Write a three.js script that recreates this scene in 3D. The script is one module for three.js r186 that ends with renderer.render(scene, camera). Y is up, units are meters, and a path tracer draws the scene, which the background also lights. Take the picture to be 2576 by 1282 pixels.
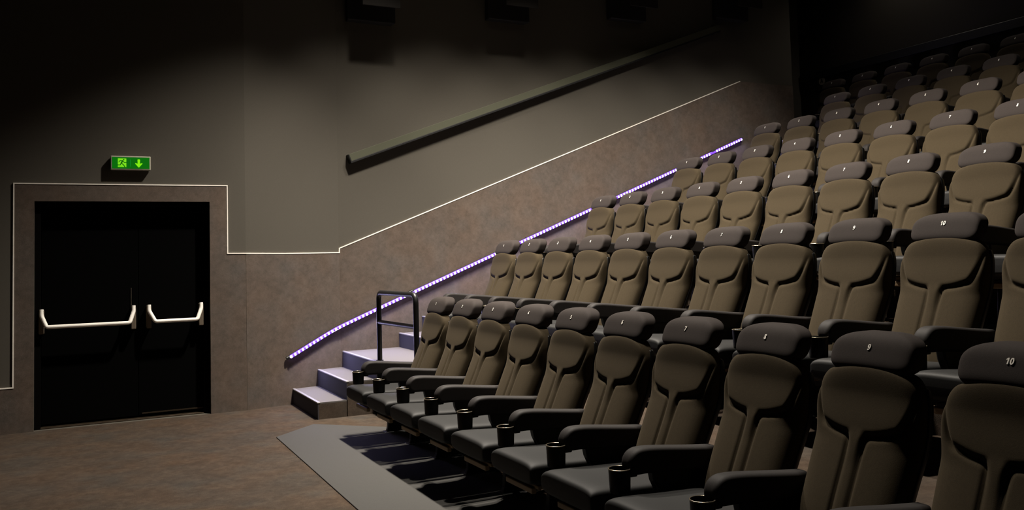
import * as THREE from 'three';
import { RoundedBoxGeometry } from 'three/addons/geometries/RoundedBoxGeometry.js';
import { TextGeometry } from 'three/addons/geometries/TextGeometry.js';
import { mergeGeometries, mergeVertices } from 'three/addons/utils/BufferGeometryUtils.js';
import { FontLoader } from 'three/addons/loaders/FontLoader.js';
import { RectAreaLightUniformsLib } from 'three/addons/lights/RectAreaLightUniformsLib.js';

// ---------------------------------------------------------------- camera, exposure, lights
RectAreaLightUniformsLib.init();
const renderer = new THREE.WebGLRenderer({ antialias: true });
renderer.toneMapping = THREE.LinearToneMapping;
renderer.toneMappingExposure = 1.0;
renderer.shadowMap.enabled = true;
const scene = new THREE.Scene();
scene.background = new THREE.Color(0x000000);

const FULL = 1512, TOP = 230;                                        // the photograph is a crop of a taller frame
const camera = new THREE.PerspectiveCamera(2 * Math.atan(FULL / 2 / 2178) * 180 / Math.PI, 2576 / FULL, 0.05, 60);
camera.setViewOffset(2576, FULL, 0, TOP, 2576, 1282);
camera.rotation.set(3.0923 * Math.PI / 180, 63.2998 * Math.PI / 180, -1.519 * Math.PI / 180, 'YXZ');
camera.position.set(7.412, 1.4633, 2.7068);
camera.updateProjectionMatrix();
scene.add(camera);

const CEIL = 6.06;
// unseen ceiling downlights, wall washers and back pair added to shape the falloff: [x, z, aim x, aim y, aim z, half angle, intensity, label]
const LAMPS = [
  [0.42, -0.25, 0.25, 0, 1.5, 38.5, 215, 'round ceiling downlight over the foot of the stairs, turned to the door'],
  [0.0, -0.3, 1.15, 2.08, -1.9, 50, 180, 'round ceiling downlight nearest the stairs of those turned to the seats'],
  [1.2, -0.3, 1.7, 2.08, -1.9, 51, 70, 'middle one of the three ceiling downlights turned to the seats'],
  [2.6, -0.3, 3.2, 2.08, -1.9, 51, 130, 'round ceiling downlight farthest from the stairs, turned to the seats'],
  [0.3, -0.1, -1.8, 0.35, -0.1, 26, 49, 'first of the added wall washing downlights, counted from the foot of the stairs'],  // unseen wall washers start here, added to even out the stair wall
  [0.3, -1.0, -1.8, 0.4, -1.0, 26, 63, 'second of the added wall washing downlights, counted from the foot of the stairs'],
  [0.3, -1.9, -1.8, 0.45, -1.9, 26, 63, 'third of the added wall washing downlights, counted from the foot of the stairs'],
  [0.3, -2.8, -1.8, 0.55, -2.8, 26, 56, 'fourth of the added wall washing downlights, counted from the foot of the stairs'],
  [0.3, -3.7, -1.8, 0.65, -3.7, 26, 48, 'fifth of the added wall washing downlights, counted from the foot of the stairs'],
  [0.3, -4.6, -1.8, 0.8, -4.6, 26, 35, 'sixth of the added wall washing downlights, counted from the foot of the stairs'],
  [0.3, -5.4, -1.8, 0.9, -5.4, 26, 22, 'seventh of the added wall washing downlights, counted from the foot of the stairs'],
  [-0.6, -7.3, -0.6, 0, -7.5, 62, 3, 'added dim fill downlight close to the back wall, nearest the stairs'],  // unseen pair from here, added to lift the dark back wall
  [2.4, -7.3, 2.4, 0, -7.5, 62, 3, 'added dim fill downlight close to the back wall, farther from the stairs'],
];
const LED_POWER = 105, LED_DOT = 9, LED_SLEEVE = 1.7;

// ---------------------------------------------------------------- helpers
const used = {};
function numbered(name) {
  const k = used[name] = (used[name] ?? -1) + 1;
  return k ? `${name}_${String(k).padStart(3, '0')}` : name;
}
function obj(name, geometry, material, parent) {
  const m = new THREE.Mesh(geometry, material);
  m.name = parent ? name : numbered(name);
  (parent || scene).add(m);
  return m;
}
function thing(name, label, category, pos = [0, 0, 0], group) {
  const o = new THREE.Group(); o.name = numbered(name); o.position.set(...pos); scene.add(o);
  tag(o, label, category, group);
  return o;
}
function tag(o, label, category, group) {
  Object.assign(o.userData, { label, category });
  if (group) o.userData.group = group;
  return o;
}
function struct(o) { o.userData.kind = 'structure'; return o; }
function structGroup(name) { const o = new THREE.Group(); o.name = name; scene.add(o); return struct(o); }
const merged = a => mergeGeometries(a.map(g => { const q = g.index ? g.toNonIndexed() : g; for (const k of Object.keys(q.attributes)) if (!['position', 'normal', 'uv'].includes(k)) q.deleteAttribute(k); return q; }));
function box(w, h, d, x, y, z) {
  const g = new THREE.BoxGeometry(w, h, d);
  const p = g.attributes.position, n = g.attributes.normal, uv = g.attributes.uv;   // uv in metres
  for (let i = 0; i < p.count; i++) {
    if (Math.abs(n.getX(i)) > .5) uv.setXY(i, p.getZ(i), p.getY(i));
    else if (Math.abs(n.getY(i)) > .5) uv.setXY(i, p.getX(i), p.getZ(i));
    else uv.setXY(i, p.getX(i), p.getY(i));
  }
  return g.translate(x, y, z);
}
function rbox(w, h, d, r, x = 0, y = 0, z = 0, seg = 3) { return new RoundedBoxGeometry(w, h, d, seg, r).translate(x, y, z); }
// a flat outline (s, y) extruded by t along the wall normal; origin on the wall face, dir horizontal along the wall
function wallSlab(points, holes, o, dir, t, inset = 0) {
  const sh = new THREE.Shape(points.map(p => new THREE.Vector2(...p)));
  for (const h of holes) sh.holes.push(new THREE.Path(h.map(p => new THREE.Vector2(...p))));
  const g = new THREE.ExtrudeGeometry(sh, { depth: t, bevelEnabled: false });
  const d = new THREE.Vector3(...dir).normalize(), u = new THREE.Vector3(0, 1, 0), n = new THREE.Vector3().crossVectors(d, u);
  const m = new THREE.Matrix4().makeBasis(d, u, n).setPosition(new THREE.Vector3(...o).addScaledVector(n, inset));
  return g.applyMatrix4(m);
}
class Poly extends THREE.Curve {
  constructor(pts) { super(); this.p = pts; this.l = [0]; for (let i = 1; i < pts.length; i++) this.l.push(this.l[i - 1] + pts[i].distanceTo(pts[i - 1])); }
  getPoint(t, o = new THREE.Vector3()) {
    const s = t * this.l.at(-1); let i = 1; while (i < this.p.length - 1 && this.l[i] < s) i++;
    return o.lerpVectors(this.p[i - 1], this.p[i], (s - this.l[i - 1]) / Math.max(1e-9, this.l[i] - this.l[i - 1]));
  }
}
function roundedPath(pts, r, n = 6) {
  const v = pts.map(p => new THREE.Vector3(...p)), out = [v[0]];
  for (let i = 1; i < v.length - 1; i++) {
    const a = v[i - 1].clone().sub(v[i]), b = v[i + 1].clone().sub(v[i]);
    const k = Math.min(r, a.length() / 2, b.length() / 2);
    const p = v[i].clone().addScaledVector(a.normalize(), k), q = v[i].clone().addScaledVector(b.normalize(), k);
    for (let j = 0; j <= n; j++) { const t = j / n; out.push(p.clone().multiplyScalar((1 - t) * (1 - t)).addScaledVector(v[i], 2 * t * (1 - t)).addScaledVector(q, t * t)); }
  }
  out.push(v.at(-1));
  return new Poly(out);
}
function tube(curve, r, seg = 48, rad = 12) {
  const g = new THREE.TubeGeometry(curve, seg, r, rad, false), caps = [g];
  for (const t of [0, 1]) {
    const c = new THREE.CircleGeometry(r, rad), at = curve.getPoint(t), to = curve.getTangent(t).multiplyScalar(t ? 1 : -1);
    c.applyQuaternion(new THREE.Quaternion().setFromUnitVectors(new THREE.Vector3(0, 0, 1), to)); c.translate(at.x, at.y, at.z); caps.push(c);
  }
  return merged(caps);
}
const clamp = (x, a = 0, b = 1) => Math.min(b, Math.max(a, x));
const sstep = (a, b, x) => { const t = clamp((x - a) / (b - a)); return t * t * (3 - 2 * t); };
const lerp = (a, b, t) => a + (b - a) * t;
function curve1(tab) {                                               // smooth monotone-ish table lookup
  return x => {
    let i = 0; while (i < tab.length - 2 && x > tab[i + 1][0]) i++;
    const P = k => tab[clamp(k, 0, tab.length - 1)], [x1, y1] = P(i), [x2, y2] = P(i + 1), [x0, y0] = P(i - 1), [x3, y3] = P(i + 2);
    const t = clamp((x - x1) / (x2 - x1)), h = x2 - x1, m1 = i > 0 ? (y2 - y0) / (x2 - x0) : (y2 - y1) / h, m2 = i < tab.length - 2 ? (y3 - y1) / (x3 - x1) : (y2 - y1) / h;
    const a = t * t * t, b = t * t;
    return (2 * a - 3 * b + 1) * y1 + (a - 2 * b + t) * h * m1 + (-2 * a + 3 * b) * y2 + (a - b) * h * m2;
  };
}
// a closed body: rings over t, each ring a front half (s -1..1) and a back half (s 1..-1)
function loft(NX, NB, NY, fn) {
  const pos = [], uv = [], idx = [], R = NX + NB;
  for (let j = 0; j <= NY; j++) {
    const t = Math.sin(Math.PI / 2 * (2 * j / NY - 1));
    for (let i = 0; i < R; i++) {
      const front = i < NX, s = front ? Math.sin(Math.PI / 2 * (2 * i / NX - 1)) : Math.sin(Math.PI / 2 * (1 - 2 * (i - NX) / NB));
      const p = fn(s, t, front); pos.push(...p); uv.push(p[0] + (front ? 0 : 1), p[1] + p[2]);
    }
  }
  for (let j = 0; j < NY; j++) for (let i = 0; i < R; i++) {
    const a = j * R + i, b = j * R + (i + 1) % R, c = a + R, d = b + R;
    idx.push(a, b, c, b, d, c);
  }
  for (const j of [0, NY]) for (let i = 1; i < R - 1; i++) idx.push(j * R, j * R + (j ? i : i + 1), j * R + (j ? i + 1 : i));
  const g = new THREE.BufferGeometry();
  g.setAttribute('position', new THREE.Float32BufferAttribute(pos, 3));
  g.setAttribute('uv', new THREE.Float32BufferAttribute(uv, 2));
  g.setIndex(idx); g.computeVertexNormals();
  return g;
}

function smooth(g) {                                                 // one shared normal per corner
  g.deleteAttribute('normal'); g.deleteAttribute('uv');
  const m = mergeVertices(g, 1e-5), p = m.attributes.position, uv = new Float32Array(p.count * 2);
  for (let i = 0; i < p.count; i++) { uv[2 * i] = p.getZ(i); uv[2 * i + 1] = p.getY(i) + p.getX(i); }
  m.setAttribute('uv', new THREE.BufferAttribute(uv, 2)); m.computeVertexNormals();
  return m;
}

// ---------------------------------------------------------------- textures
function rng(seed) { return () => { seed |= 0; seed = seed + 0x6D2B79F5 | 0; let t = Math.imul(seed ^ seed >>> 15, 1 | seed); t = t + Math.imul(t ^ t >>> 7, 61 | t) ^ t; return ((t ^ t >>> 14) >>> 0) / 4294967296; }; }
function noiseField(size, cells, seed) {                             // tileable value noise
  const r = rng(seed), g = new Float32Array(cells * cells); for (let i = 0; i < g.length; i++) g[i] = r();
  const out = new Float32Array(size * size);
  for (let y = 0; y < size; y++) for (let x = 0; x < size; x++) {
    const u = x / size * cells, v = y / size * cells, i = u | 0, j = v | 0; let a = u - i, b = v - j;
    a = a * a * (3 - 2 * a); b = b * b * (3 - 2 * b);
    const i2 = (i + 1) % cells, j2 = (j + 1) % cells;
    out[y * size + x] = lerp(lerp(g[j * cells + i], g[j * cells + i2], a), lerp(g[j2 * cells + i], g[j2 * cells + i2], a), b);
  }
  return out;
}
function fbm(size, list, seed) {
  const out = new Float32Array(size * size); let tot = 0;
  list.forEach(([c, w], k) => { const f = noiseField(size, c, seed + k * 17); for (let i = 0; i < out.length; i++) out[i] += f[i] * w; tot += w; });
  for (let i = 0; i < out.length; i++) out[i] /= tot;
  return out;
}
function texture(size, fn, srgb, rep) {
  const d = new Uint8Array(size * size * 4);
  for (let i = 0; i < size * size; i++) { const c = fn(i); d[4 * i] = clamp(c[0], 0, 255); d[4 * i + 1] = clamp(c[1], 0, 255); d[4 * i + 2] = clamp(c[2], 0, 255); d[4 * i + 3] = 255; }
  const t = new THREE.DataTexture(d, size, size);
  t.wrapS = t.wrapT = THREE.RepeatWrapping; t.magFilter = THREE.LinearFilter; t.minFilter = THREE.LinearMipmapLinearFilter; t.generateMipmaps = true;
  if (srgb) t.colorSpace = THREE.SRGBColorSpace;
  t.repeat.set(rep, rep); t.needsUpdate = true;
  return t;
}
const S = 1024;
const blotch = fbm(S, [[9, .7], [19, 1.1], [41, 1.3], [90, 1]], 11), streak = fbm(S, [[120, .6], [300, 1]], 71), warm = fbm(S, [[5, 1], [12, 1]], 211);
const mottle = (a, b, contrast, tint = 0) => texture(S, i => {
  const k = clamp(.5 + (blotch[i] - .5) * contrast + (streak[i] - .5) * .5, 0, 1), w = (warm[i] - .5) * tint;
  return [lerp(a[0], b[0], k) + w * 14, lerp(a[1], b[1], k), lerp(a[2], b[2], k) - w * 10];
}, true, 1 / 1.7);
const grain = fbm(512, [[60, .5], [170, 1], [256, 1]], 5);
const fibre = texture(512, i => { const v = grain[i] * 255; return [v, v, v]; }, false, 6);
const fabricTex = (c, amp) => texture(512, i => { const v = 1 + (grain[i] - .5) * amp; return c.map(q => q * v); }, true, 3);

// ---------------------------------------------------------------- materials
const M = {};
const std = (o) => new THREE.MeshStandardMaterial(o);
const matte = (o) => new THREE.MeshPhysicalMaterial({ specularIntensity: .3, ...o });
M.wainscot = matte({ map: mottle([85, 76, 69], [105, 94, 86], 1.25, .6), roughness: .95, bumpMap: fibre, bumpScale: .0015 });
M.upper = matte({ map: fabricTex([86, 82, 75], .10), roughness: .95 });
M.backWall = matte({ map: fabricTex([46, 43, 38], .1), roughness: .95 });
M.carpet = matte({ map: mottle([62, 53, 45], [82, 71, 61], 1.5, .8), roughness: 1, bumpMap: fibre, bumpScale: .003 });
M.greyFloor = matte({ map: fabricTex([68, 67, 65], .14), roughness: .85, bumpMap: fibre, bumpScale: .001 });
M.tread = std({ map: fabricTex([92, 88, 86], .12), roughness: .75 });
M.riser = matte({ color: 0x3c3b40, roughness: .8 });
M.nosing = std({ color: 0x858383, roughness: .5, metalness: .2 });
M.dark = std({ color: 0x232120, roughness: .9 });
M.ceiling = std({ color: 0x121212, roughness: .95 });
M.trim = std({ color: 0xfaf4ea, roughness: .5 });
M.door = new THREE.MeshPhysicalMaterial({ color: 0x020202, roughness: .95, specularIntensity: .1 });
M.doorFrame = new THREE.MeshPhysicalMaterial({ color: 0x030202, roughness: .9, specularIntensity: .15 });
M.bar = std({ color: 0xfcf8f0, roughness: .4 });
M.plate = std({ color: 0x6a5f52, roughness: .5, metalness: .2 });
M.sill = std({ color: 0x3a3024, roughness: .45, metalness: .5 });
M.black = std({ color: 0x0b0b0c, roughness: .55 });
M.satin = std({ color: 0x0c0c0e, roughness: .45 });
M.plastic = new THREE.MeshPhysicalMaterial({ color: 0x060606, roughness: .42, specularIntensity: .45 });
const cloth = o => new THREE.MeshPhysicalMaterial({ specularIntensity: .22, ...o });
M.back = cloth({ map: fabricTex([59, 51, 38], .2), roughness: .95, sheen: 1, sheenColor: new THREE.Color(.10, .08, .055), sheenRoughness: .5, bumpMap: fibre, bumpScale: .0002 });
M.head = cloth({ map: fabricTex([50, 45, 43], .16), roughness: .85, specularIntensity: .2, bumpMap: fibre, bumpScale: .0002 });
M.seat = cloth({ map: fabricTex([31, 31, 31], .16), roughness: .62, specularIntensity: .45, bumpMap: fibre, bumpScale: .0002 });
M.arm = cloth({ map: fabricTex([38, 35, 34], .16), roughness: .68, specularIntensity: .4, bumpMap: fibre, bumpScale: .0002 });
M.pan = std({ color: 0x8a7458, roughness: .6 });
M.thread = std({ color: 0xf4efe6, roughness: .6 });
M.rim = std({ color: 0xb8ad98, roughness: .25, metalness: .9 });
M.ledge = matte({ map: fabricTex([82, 83, 70], .08), roughness: .9 });
M.speaker = std({ color: 0x0d0c0b, roughness: .8 });
M.grille = std({ color: 0x17130f, roughness: .9 });
M.signBox = std({ color: 0xb9b8a4, roughness: .5 });
M.led = std({ color: 0xffffff, emissive: new THREE.Color(.93, .84, 1), emissiveIntensity: LED_DOT });
M.sleeve = std({ color: 0x06030c, emissive: new THREE.Color(.2, .06, .8), emissiveIntensity: LED_SLEEVE, roughness: .4 });
M.lampGlass = std({ color: 0xffffff, emissive: new THREE.Color(1, .86, .66), emissiveIntensity: 6 });

// ---------------------------------------------------------------- the room
// world: floor y 0, rows along x, tiers rise towards -z, stair wall at x -1.8
const XD = -1.6, XS = -1.8, ZC1 = 1.19, ZC2 = 0.18, ZEND = -6.5, ZBACK = -7.62, XR = 11.5, ZF = 9.5, TH = .25;
const ZD = [0, 0, -1];                                               // along the left wall, s = -z

const floor = struct(obj('floor', (() => {
  const g = box(XR + 3.2, .3, ZF + 8.2, (XR - 3.2) / 2, -.15, (ZF - 8.2) / 2); return g;
})(), M.carpet)); floor.name = 'floor';

// plain grey patch on the floor, starting in front of the first row
const greyPatch = new THREE.Shape([[-.04, 1.215], [-.43, .81], [.21, .17], [XR, .17], [XR, 1.3]].map(p => new THREE.Vector2(p[0], -p[1])));
obj('grey_floor_patch', new THREE.ExtrudeGeometry(greyPatch, { depth: .006, bevelEnabled: true, bevelThickness: .002, bevelSize: .004, bevelSegments: 2 }).rotateX(-Math.PI / 2), M.greyFloor, floor);

struct(obj('ceiling', box(XR + 3.2, .25, ZF + 8.2, (XR - 3.2) / 2, CEIL + .125, (ZF - 8.2) / 2), M.ceiling));

// left wall, door section
const wallDoor = structGroup('wall_left');
const dz0 = 1.534, dz1 = 3.058, dh = 2.08;
obj('wall_face', wallSlab([[-ZF, 0], [-ZC1, 0], [-ZC1, CEIL], [-ZF, CEIL]], [[[-dz1, .0005], [-dz1, dh], [-dz0, dh], [-dz0, .0005]]], [XD - TH, 0, 0], ZD, TH), M.upper, wallDoor);
obj('wainscot', wallSlab([[-ZF, 0], [-dz1, 0], [-dz1, dh], [-dz0, dh], [-dz0, 0], [-ZC1, 0], [-ZC1, 1.562], [-1.366, 1.565], [-1.366, 2.24], [-3.221, 2.24], [-3.221, .405], [-ZF, .405]], [], [XD, 0, 0], ZD, .008), M.wainscot, wallDoor);
// short angled section between door and stairs
const ang = structGroup('wall_corner'), aLen = Math.hypot(ZC1 - ZC2, XS - XD), aDir = [(XS - XD) / aLen, 0, (ZC2 - ZC1) / aLen];
const aN = new THREE.Vector3(...aDir).cross(new THREE.Vector3(0, 1, 0));
obj('wall_face', wallSlab([[0, 0], [aLen, 0], [aLen, CEIL], [0, CEIL]], [], [XD - aN.x * TH, 0, ZC1 - aN.z * TH], aDir, TH), M.upper, ang);
obj('wainscot', wallSlab([[0, 0], [aLen, 0], [aLen, 1.55], [aLen * .38, 1.553], [0, 1.562]], [], [XD, 0, ZC1], aDir, .008), M.wainscot, ang);
// stair section
const wallStair = structGroup('wall_stairs');
const TOPY = 3.799, TOPZ = -5.515;
obj('wall_face', wallSlab([[-ZC2, 0], [-ZEND, 0], [-ZEND, CEIL], [-ZC2, CEIL]], [], [XS - TH, 0, 0], ZD, TH), M.upper, wallStair);
obj('wainscot', wallSlab([[-ZC2, 0], [-ZEND, 0], [-ZEND, TOPY], [-TOPZ, TOPY], [-ZC2, 1.596]], [], [XS, 0, 0], ZD, .008), M.wainscot, wallStair);
// the alcove at the top of the stairs and the back wall
const wallAlcove = structGroup('wall_alcove');
obj('wall_face', box(.9, CEIL, .2, XS - TH - .45 + .0, CEIL / 2, ZEND + .1), M.upper, wallAlcove);
obj('wall_face', box(.2, CEIL, 1.4, -2.85, CEIL / 2, -7.1), M.upper, wallAlcove);
const wallBack = structGroup('wall_back');
obj('wall_face', box(XR + 3, CEIL, .25, (XR - 3) / 2, CEIL / 2, ZBACK - .125), M.backWall, wallBack);
obj('black_ledge', rbox(XR + 2.7, .12, .04, .01, (XR - 2.75) / 2, 4.15, ZBACK + .02), M.black, wallBack);
struct(obj('wall_right', box(.25, CEIL, ZF + 8.2, XR + .125, CEIL / 2, (ZF - 8.2) / 2), M.dark));
struct(obj('wall_front', box(XR + 3.2, CEIL, .25, (XR - 3.2) / 2, CEIL / 2, ZF + .125), M.dark));

// thin cream trim strips
const TW = .0105, TP = .0115;
function trimStrip(name, runs, o, dir) {
  const gs = runs.map(([a, b], i) => {
    const d = new THREE.Vector2(b[0] - a[0], b[1] - a[1]), l = d.length(); d.normalize();
    const n = new THREE.Vector2(-d.y, d.x).multiplyScalar(TW / 2), e = d.clone().multiplyScalar(TW / 2);
    return wallSlab([[a[0] - n.x - e.x, a[1] - n.y - e.y], [b[0] - n.x + e.x, b[1] - n.y + e.y], [b[0] + n.x + e.x, b[1] + n.y + e.y], [a[0] + n.x - e.x, a[1] + n.y - e.y]], [], o, dir, TP + .0005 * i);
  });
  return struct(obj(name, merged(gs), M.trim));
}
trimStrip('trim_1', [[[-4.6, .405], [-3.221, .405]], [[-3.221, .405], [-3.221, 2.24]], [[-3.221, 2.24], [-1.366, 2.242]], [[-1.366, 2.242], [-1.366, 1.565]], [[-1.366, 1.565], [-ZC1, 1.562]]], [XD, 0, 0], ZD);
trimStrip('trim_2', [[[0, 1.562], [aLen * .38, 1.553]], [[aLen * .38, 1.553], [aLen, 1.55]], [[aLen, 1.55], [aLen, 1.596]]], [XD, 0, ZC1], aDir);
trimStrip('trim_3', [[[-ZC2 + .004, 1.597], [-TOPZ, TOPY]]], [XS, 0, 0], ZD);

// ---------------------------------------------------------------- door
const door = structGroup('door_1'); door.position.set(XD, 0, 0);
obj('door_frame', merged([box(.16, dh, .05, -.13, dh / 2, dz0 + .025), box(.16, dh, .05, -.13, dh / 2, dz1 - .025), box(.16, .04, dz1 - dz0, -.13, dh - .02, (dz0 + dz1) / 2)]), M.doorFrame, door);
obj('threshold', rbox(.12, .012, dz1 - dz0 - .1, .004, -.12, .006, (dz0 + dz1) / 2), M.sill, door);
const DX = -.13;
function leaf(z0, z1, bar) {
  const l = obj('door_leaf', rbox(.05, dh - .07, z1 - z0 - .006, .004, DX - .025, (dh - .04) / 2 + .015, (z0 + z1) / 2), M.door, door);
  const off = DX + .13, [za, zb, zc, zd] = bar;                       // arm ends and bar ends, left to right
  obj('push_bar', tube(roundedPath([[off - .05, 1.088, za], [off - .042, 1.032, za], [off, .928, zb], [off, .928, zc], [off - .042, 1.032, zd], [off - .05, 1.088, zd]], .018), .0185, 110, 12), M.bar, l);
  for (const z of [za, zd]) obj('mounting_plate', rbox(.09, .215, .044, .008, DX + .045, .97, z), M.plate, l);
  return l;
}
const zm = 2.18;
const l1 = leaf(zm, dz1 - .05, [3.0, 2.957, 2.262, 2.226]);
leaf(dz0 + .05, zm, [2.09, 2.036, 1.655, 1.614]);
obj('latch_rod', new THREE.CylinderGeometry(.0022, .0022, .17, 8).translate(DX + .008, 1.17, 2.243), M.plate, l1);
obj('bottom_seal', box(.01, .012, .56, DX + .004, .05, 1.87), M.sill, door);

// ---------------------------------------------------------------- tiers and stairs
const ROWS = [                                                       // floor height, z of the number, x of seat 0
  [0, 0, 0, 11], [.4912, -1.1932, -1.1109, 11], [.961, -2.3911, -1.1282, 10], [1.4044, -3.5412, -1.0802, 9],
  [1.8661, -4.7857, -1.1254, 7], [2.3327, -6.0729, -1.2022, 6], [2.8027, -7.2318, -2.3136, 6],
];
const PITCH = .56, ordinal = ['front', 'second', 'third', 'fourth', 'fifth', 'sixth', 'back'];
const zl = r => (ROWS[r][1] + 1.1932) + .156;                         // front of the landing of row r in the aisle
for (let r = 1; r < 7; r++) {                                        // one solid tier per row, behind the seats in front
  const zf = ROWS[r - 1][1] - .03, zb = r < 6 ? ROWS[r][1] - .03 : ZBACK, x0 = r === 1 ? .24 : -.86;
  const p = struct(obj('seating_tier', box(XR - x0, ROWS[r][0], zf - zb, (XR + x0) / 2, ROWS[r][0] / 2, (zf + zb) / 2), M.carpet)); p.userData.label = undefined;
  delete p.userData.label;
}
const stairs = structGroup('staircase');
function step(x0, x1, y0, y, z0, z1, kind) {
  const cx = (x0 + x1) / 2, h = y - y0;
  const s = obj(kind, box(x1 - x0, y - .012, z0 - z1 - .008, cx, (y - .012) / 2, (z0 + z1) / 2 - .004), M.carpet, stairs);
  obj('tread', box(x1 - x0, .012, z0 - z1, cx, y - .006, (z0 + z1) / 2), M.tread, s);
  obj('riser', box(x1 - x0, h - .014, .008, cx, y0 + (h - .014) / 2, z0 - .004), M.riser, s);
  obj('nosing', rbox(x1 - x0 + .004, .014, .03, .005, cx, y - .003, z0 - .011), M.nosing, s);
}
for (let r = 1; r < 7; r++) {
  const z = zl(r), ya = ROWS[r - 1][0], yb = ROWS[r][0], xe = r === 1 ? -.655 : -.865, next = r < 6 ? zl(r + 1) + .56 : ZBACK;
  step(XS + .008, xe, ya, ya + .155, z + .56, z + .285, 'step');
  step(XS + .008, xe, ya + .155, ya + .325, z + .285, z, 'step');
  step(r === 6 ? -2.74 : XS + .008, r === 1 ? .24 : xe, ya + .325, yb, r === 6 ? ZEND : z, next, 'landing');
  if (r === 6) step(XS + .008, xe, ya + .325, yb, z, ZEND, 'landing');
}

// ---------------------------------------------------------------- seats
const font = await new FontLoader().loadAsync('fonts/droid/droid_sans_bold.typeface.json');
const spow = (v, n) => Math.pow(Math.max(0, 1 - Math.pow(Math.abs(v), n)), 1 / n);
const zc = curve1([[.34, .25], [.45, .218], [.52, .19], [.6, .154], [.68, .117], [.75, .085], [.8, .066], [.9, .043], [1.0, .027], [1.05, .018]]);
const wBack = h => h < .85 ? lerp(.224, .241, sstep(.4, .85, h)) : .241 - .07 * (1 - Math.sqrt(Math.max(0, 1 - (Math.max(0, h - .865) / .152) ** 2)));
const crease = ax => .758 + .05 * Math.pow(ax / .22, 2.2) + .10 * Math.pow(clamp((ax - .165) / .06, 0, 1.4), 2);
const backGeo = loft(96, 16, 124, (s, t, front) => {
  const h0 = .36 + .655 * (t + 1) / 2, w = wBack(h0), x = s * w, ax = Math.abs(x), h = h0 - .03 * s * s * sstep(.75, 1, h0);
  const e = 1e-4, slope = (crease(ax + e) - crease(ax)) / e, a = (h - crease(ax)) / Math.hypot(1, slope), b = (.033 + .012 * Math.exp(-Math.max(0, .758 - h) / .022)) - ax, k = .018, q = clamp(.5 + .5 * (a - b) / k);
  const d = lerp(b, a, q) + k * q * (1 - q);
  const pad = Math.sin(Math.PI / 2 * clamp((d + .002) / .028)), padH = sstep(.72, .86, h);
  const D = spow(s, lerp(3, 5, padH)) * spow(t, 9);
  const dep = lerp(.075, .05, padH);
  if (!front) return [x, h, zc(h) - dep - .03 * D];
  const amp = lerp(.009, .017, sstep(.64, .757, h)) - .011 * sstep(.79, .92, h);
  const lobe = .008 * Math.sin(Math.PI / 2 * clamp(-(d + .002) / .02));
  const groove = -.003 * Math.exp(-(((d + .003) / .007) ** 2)) * (h > .4 ? 1 : 0);
  return [x, h, zc(h) - dep + dep * D + (amp * pad + lobe + groove) * Math.min(1, D * 1.15)];
});
const shellGeo = loft(24, 16, 30, (s, t, front) => {
  const h = .34 + .63 * (t + 1) / 2, w = (wBack(h) + .004), D = spow(s, 5) * spow(t, 10), c = zc(h) - .078 + .02 * sstep(.7, .9, h);
  return [s * w, h - .028 * s * s * sstep(.75, .97, h), front ? c + .015 * D : c - .035 * D];
});
const headGeo = loft(64, 28, 48, (s, t, front) => {
  const h = .984 + .15 * (t + 1) / 2;
  const u = (h - 1.057) / .0785, w = .194 * Math.max(.3, Math.pow(Math.max(0, 1 - Math.pow(Math.abs(u), u > 0 ? 2.7 : 3.2)), 1 / 2.8));
  const lean = (1.08 - h) * .42, T = spow(t, 3.6);
  const zf = front ? (-.078 + .078 * spow(s, 9) * T) : (-.078 - .035 * spow(s, 3) * T);
  const x = s * w * (1 - .5 * Math.min(.12, Math.max(0, -zf)));
  return [x, h - .01 * s * s * (1 - t) * .5, zf + lean];
});
const cushGeo = loft(40, 40, 44, (s, t, front) => {                   // here front = top half, t runs along z
  const z = lerp(.205, .722, (t + 1) / 2), T = spow(t, 6), w = .231 * (.93 + .07 * T), x = s * w;
  const F = spow(s, 5) * T, f = (t + 1) / 2, mid = .372 + .012 * f;
  const y = front ? mid + (.055 + .012 * f * f - .012 * (1 - (s * s)) * (1 - f)) * F : mid - (.066 - .03 * (1 - f)) * F;
  return [-x, y, z];
});
const armShape = new THREE.Shape();
armShape.moveTo(.115, .49); armShape.lineTo(.47, .515); armShape.bezierCurveTo(.505, .517, .525, .512, .543, .52);
armShape.bezierCurveTo(.566, .532, .558, .588, .505, .592); armShape.bezierCurveTo(.44, .597, .3, .572, .115, .557); armShape.closePath();
const armGeo = smooth(new THREE.ExtrudeGeometry(armShape, { depth: .032, bevelEnabled: true, bevelThickness: .026, bevelSize: .018, bevelSegments: 6, curveSegments: 14 }).translate(0, 0, -.016).rotateY(-Math.PI / 2));
const AX = -PITCH / 2;
const panelShape = new THREE.Shape([[.15, .012], [.36, .012], [.35, .04], [.33, .25], [.43, .46], [.44, .51], [.12, .5], [.12, .42], [.2, .3], [.2, .05]].map(p => new THREE.Vector2(...p)));
const panelGeo = new THREE.ExtrudeGeometry(panelShape, { depth: .03, bevelEnabled: true, bevelThickness: .008, bevelSize: .008, bevelSegments: 2 }).translate(0, 0, -.015).rotateY(-Math.PI / 2);
const footGeo = rbox(.09, .012, .27, .004, 0, .006, .25);
const cupGeo = new THREE.LatheGeometry([[0, 0], [.040, 0], [.0445, .004], [.0465, .05], [.0485, .102], [.046, .102], [.044, .05], [.042, .01], [0, .01]].map(p => new THREE.Vector2(...p)), 32);
const rimGeo = new THREE.TorusGeometry(.0478, .0028, 8, 40).rotateX(Math.PI / 2).translate(0, .103, 0);
const bracketGeo = rbox(.03, .03, .06, .006, 0, .075, -.055);
const panGeo = merged([rbox(.3, .02, .42, .006, -.02, .292, .42), rbox(.3, .03, .03, .006, -.05, .272, .635)]);
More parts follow.
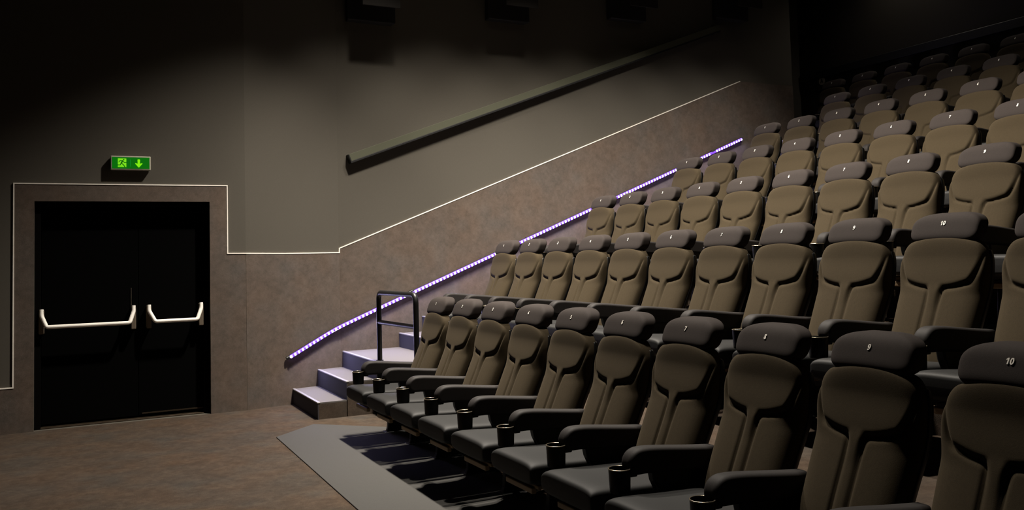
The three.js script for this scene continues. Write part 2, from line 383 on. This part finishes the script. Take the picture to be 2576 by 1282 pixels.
const beamGeo = rbox(.48, .05, .05, .01, 0, .24, .27);

const seat0 = new THREE.Group();
obj('backrest', backGeo, M.back, seat0); obj('back_shell', shellGeo, M.plastic, seat0);
obj('headrest', headGeo, M.head, seat0); obj('seat_cushion', cushGeo, M.seat, seat0);
obj('seat_pan', panGeo, M.pan, seat0); obj('mounting_beam', beamGeo, M.plastic, seat0);
const arm0 = obj('armrest', armGeo, M.arm, seat0); arm0.position.x = AX;
const panel0 = obj('side_support', panelGeo, M.plastic, seat0); panel0.position.x = AX;
obj('foot_plate', footGeo, M.plastic, panel0);
const cup0 = obj('cup_holder', cupGeo, M.plastic, seat0); cup0.position.set(AX, .428, .603);
obj('rim', rimGeo, M.rim, cup0); obj('bracket', bracketGeo, M.plastic, cup0);

const digits = {};
function digitGeo(n) {
  if (digits[n]) return digits[n];
  const g = new TextGeometry(String(n), { font, size: .0225, depth: .002, curveSegments: 4, bevelEnabled: false });
  g.computeBoundingBox(); const b = g.boundingBox; g.translate(-(b.min.x + b.max.x) / 2, -(b.min.y + b.max.y) / 2, 0);
  g.scale(.86, 1, 1); g.applyMatrix4(new THREE.Matrix4().makeShear(0, 0, .12, 0, 0, 0));
  return digits[n] = g.rotateX(-.4).translate(0, 1.08, .0005);
}
const place = ['', 'first', 'second', 'third', 'fourth', 'fifth', 'sixth', 'seventh', 'eighth', 'ninth', 'tenth', 'eleventh'];
ROWS.forEach(([y, z, x0, n], r) => {
  for (let k = 1; k <= n; k++) {
    const s = seat0.clone(); s.name = numbered('cinema_seat'); scene.add(s);
    s.position.set(x0 + PITCH * k, y, z);
    const head = s.children.find(c => c.name === 'headrest');
    obj('seat_number', digitGeo(k), M.thread, head);
    const row = r === 6 ? 'dark back' : ordinal[r], from = r === 6 ? 'the round row sign' : 'the stairs';
    const label = `brown cinema seat marked ${k}, ${place[k]} from ${from} in the ${row} row`;
    tag(s, label, 'cinema seat', `cinema seats in the ${row} row`);
  }
});

// ---------------------------------------------------------------- guard rail
const guard = thing('guard_rail', 'black tubular guard rail with a middle bar standing beside the stairs', 'guard rail');
const gy = ROWS[1][0];
obj('frame', tube(roundedPath([[-.69, gy, .1], [-.69, 1.145, .1], [.2, 1.145, .05], [.2, gy, .05]], .07, 8), .0245, 120, 14), M.satin, guard);
obj('middle_bar', tube(new Poly([new THREE.Vector3(-.69, .862, .1), new THREE.Vector3(.2, .862, .05)]), .0225, 2, 12), M.satin, guard);
for (const [x, z] of [[-.69, .1], [.2, .05]]) obj('base_flange', new THREE.CylinderGeometry(.036, .036, .008, 20).translate(x, gy + .005, z), M.satin, guard);

// ---------------------------------------------------------------- LED handrail
const rail = thing('led_handrail', 'black sloping handrail with a lit violet strip of white light dots along the stair wall', 'handrail');
const RX = -1.766, HA = [-1.640, .473, .787], HM = [-1.752, .741, .248], HB = [RX, .924, -.213], HC = [RX, 2.999, -5.5];
const off = (p, dx, dy) => [p[0] + dx, p[1] + dy, p[2]];
obj('rail', tube(roundedPath([HA, HM, HB, HC].map(p => off(p, -.005, .002)), .12), .0165, 60, 12), M.satin, rail);
const ledPath = roundedPath([HA, HM, HB, HC].map(p => off(p, .004, -.003)), .12), ledLen = ledPath.l.at(-1);
obj('light_strip', tube(new Poly(ledPath.p.map((p, i, a) => i === 0 ? p.clone().lerp(a[1], .09) : i === a.length - 1 ? p.clone().lerp(a[i - 1], .004) : p)), .0185, 60, 10), M.sleeve, rail);
const ledGeo = new THREE.SphereGeometry(.015, 10, 8);
for (let d = .06; d < ledLen - .02; d += .0468) {
  const p = ledPath.getPoint(d / ledLen);
  if ((p.z > -5.02 && p.z < -4.93) || (p.z > -.66 && p.z < -.58)) continue;        // unlit joints
  const l = obj('led', ledGeo, M.led, rail); l.position.copy(p).add(new THREE.Vector3(.010, -.004, .006));
}
for (const z of [-.62, -2.1, -3.55, -4.98]) {
  const f = (z - HB[2]) / (HC[2] - HB[2]), y = lerp(HB[1], HC[1], f);
  obj('bracket', merged([rbox(.02, .03, .03, .008, RX - .016, y - .005, z), new THREE.CylinderGeometry(.025, .025, .008, 16).rotateZ(Math.PI / 2).translate(XS + .013, y - .005, z)]), M.satin, rail);
  if (z > -1 || z < -4.5) obj('joint_cover', rbox(.046, .046, .085, .012).rotateX(Math.atan2(HC[1] - HB[1], HB[2] - HC[2])).translate(RX - .004, y + .004, z), M.satin, rail);
}
function areaLight(a, b, width, color, intensity, nrm) {
  const A = new THREE.Vector3(...a), B = new THREE.Vector3(...b), L = A.distanceTo(B);
  const l = new THREE.RectAreaLight(color, intensity, L, width);
  const xAxis = B.clone().sub(A).normalize(), n = new THREE.Vector3(...nrm); n.addScaledVector(xAxis, -n.dot(xAxis)).normalize();
  const zAxis = n.clone().negate(), yAxis = new THREE.Vector3().crossVectors(zAxis, xAxis);   // an area light shines along its -z
  l.quaternion.setFromRotationMatrix(new THREE.Matrix4().makeBasis(xAxis, yAxis, zAxis));
  l.position.copy(A).add(B).multiplyScalar(.5).addScaledVector(n, .024);
  l.name = 'strip_light'; scene.add(l);
  return l;
}
const LEDC = new THREE.Color(.56, .52, 1);
areaLight(HA, HM, .03, LEDC, LED_POWER, [1, -.75, 0]);
areaLight(HM, HB, .03, LEDC, LED_POWER, [1, -.75, 0]);
areaLight(HB, HC, .03, LEDC, LED_POWER, [1, -.75, 0]);

// ---------------------------------------------------------------- sloping ledge, speakers, signs on the walls
const LA = [2.575, .06], LB = [4.505, -5.13];                        // y, z of the ledge centre line at its ends
const ledge = thing('sloping_wall_ledge', 'long olive grey box ledge sloping up the wall above the stairs', 'wall ledge');
{
  const L = Math.hypot(LB[0] - LA[0], LB[1] - LA[1]), a = Math.atan2(LB[0] - LA[0], LA[1] - LB[1]);
  const put = g => g.rotateX(a).translate(XS + .04, (LA[0] + LB[0]) / 2, (LA[1] + LB[1]) / 2);
  obj('ledge_body', put(rbox(.08, .078, L, .003)), M.ledge, ledge);
  obj('bottom_cover', put(rbox(.08, .022, L + .004, .003, 0, -.05, 0)), M.black, ledge);
  obj('end_cap', put(rbox(.084, .1, .012, .003, 0, -.01, L / 2 + .006)), M.black, ledge);
}
const spk0 = new THREE.Group();
{
  const prof = new THREE.Shape([[-.26, 0], [.26, 0], [.235, .34], [-.235, .34]].map(p => new THREE.Vector2(...p)));     // plan
  const cab = new THREE.ExtrudeGeometry(prof, { depth: .78, bevelEnabled: true, bevelThickness: .012, bevelSize: .012, bevelSegments: 2 });
  cab.rotateX(-Math.PI / 2).rotateY(Math.PI / 2);                    // plan depth to +x, height up
  obj('cabinet', cab, M.speaker, spk0);
  obj('grille', rbox(.012, .7, .42, .006, .36, .41, 0), M.grille, spk0);
  for (const sx of [-1, 1]) obj('badge', rbox(.008, .014, .02, .002, .355, .74, sx * .223), M.plate, spk0);
  obj('wall_bracket', merged([rbox(.03, .3, .2, .005, -.085, .45, 0), rbox(.1, .05, .06, .005, -.05, .45, 0)]), M.black, spk0);
}
[['black wall loudspeaker nearest the door, above the low end of the sloping ledge', -.2, 4.1], ['black wall loudspeaker second from the door, high over the sloping ledge', -1.9, 4.28], ['black wall loudspeaker third from the door, lost in shadow near the rear', -3.62, 4.46], ['black wall loudspeaker farthest back, almost invisible in the dark top corner', -5.35, 4.64]].forEach(([label, z, y], i) => {
  const s = i ? spk0.clone() : spk0; s.name = numbered('wall_speaker'); scene.add(s); s.position.set(XS + .1, y, z);
  tag(s, label, 'loudspeaker', 'loudspeakers along the left wall');
});

// illuminated exit sign
const sign = thing('exit_sign', 'green illuminated emergency exit sign with running man and down arrow above the door', 'exit sign', [XD + .008, 2.443, 2.2515]);
{
  obj('housing', rbox(.056, .132, .35, .008, .028, 0, 0), M.signBox, sign);
  const c = document.createElement('canvas'); c.width = 660; c.height = 220; const g = c.getContext('2d');
  g.fillStyle = '#046a08'; g.fillRect(0, 0, 660, 220);
  g.fillStyle = '#7be01c'; g.fillRect(100, 26, 150, 166);
  g.fillStyle = '#045c08'; g.strokeStyle = '#045c08'; g.lineCap = 'round'; g.lineJoin = 'round';
  g.beginPath(); g.arc(203, 48, 13, 0, 7); g.fill();
  g.lineWidth = 24; g.beginPath(); g.moveTo(186, 72); g.lineTo(160, 116); g.stroke();
  g.lineWidth = 12;
  g.beginPath(); g.moveTo(186, 70); g.lineTo(140, 68); g.lineTo(118, 96); g.stroke();
  g.beginPath(); g.moveTo(194, 74); g.lineTo(212, 104); g.lineTo(246, 102); g.stroke();
  g.lineWidth = 15;
  g.beginPath(); g.moveTo(162, 118); g.lineTo(196, 146); g.lineTo(224, 188); g.stroke();
  g.beginPath(); g.moveTo(158, 120); g.lineTo(142, 152); g.lineTo(92, 152); g.stroke();
  g.fillStyle = '#86f010';
  g.beginPath(); g.moveTo(446, 44); g.quadraticCurveTo(470, 24, 494, 44); g.lineTo(490, 122); g.lineTo(528, 108); g.quadraticCurveTo(540, 112, 534, 124); g.lineTo(474, 196); g.lineTo(466, 196); g.lineTo(406, 124); g.quadraticCurveTo(400, 112, 412, 108); g.lineTo(450, 122); g.closePath(); g.fill();
  g.fillStyle = '#0d8a2a'; g.fillRect(316, 40, 8, 140);
  const t = new THREE.CanvasTexture(c); t.colorSpace = THREE.SRGBColorSpace;
  const face = new THREE.MeshStandardMaterial({ color: 0x222222, map: t, emissive: 0xffffff, emissiveMap: t, emissiveIntensity: .95, roughness: .35 });
  obj('sign_face', new THREE.PlaneGeometry(.326, .108).rotateY(Math.PI / 2).translate(.0575, 0, 0), face, sign);
  const l = new THREE.RectAreaLight(new THREE.Color(.12, 1, .05), .15, .326, .108);
  l.position.set(.062, 0, 0); l.rotation.y = -Math.PI / 2; sign.add(l); l.name = 'sign_light';
}
// row letter on the back wall
const rowSign = thing('row_sign', 'small round white row sign with black letter A on the dark back wall', 'sign', [-2.3, 4.045, ZBACK]);
obj('disc', new THREE.CylinderGeometry(.062, .062, .006, 32).rotateX(Math.PI / 2).translate(0, 0, .003), M.thread, rowSign);
{
  const g = new TextGeometry('A', { font, size: .062, depth: .002, bevelEnabled: false }); g.center(); g.translate(0, 0, .007);
  obj('letter', g, M.black, rowSign);
}

// ---------------------------------------------------------------- ceiling downlights (outside the frame, washers and back pair added)
LAMPS.forEach(([x, z, ax, ay, az, half, I, label]) => {
  const d = thing('unseen_downlight', label, 'downlight', [x, CEIL, z]);
  obj('ring', new THREE.TorusGeometry(.11, .018, 10, 36).rotateX(Math.PI / 2).translate(0, -.012, 0), M.plate, d);
  obj('diffuser', new THREE.CylinderGeometry(.1, .1, .012, 32).translate(0, -.008, 0), M.lampGlass, d);
  const s = new THREE.SpotLight(new THREE.Color(1, .91, .79), I, 0, half * Math.PI / 180, 1, 2);
  s.position.set(x, CEIL - .06, z); s.target.position.set(ax, ay, az); s.shadow.radius = 5; s.shadow.mapSize.set(2048, 2048);
  scene.add(s, s.target); s.name = 'downlight_beam';
});

scene.traverse(o => { if (o.isMesh) { o.castShadow = o.receiveShadow = true; } if (o.isSpotLight || o.isPointLight) o.castShadow = true; });
renderer.render(scene, camera);
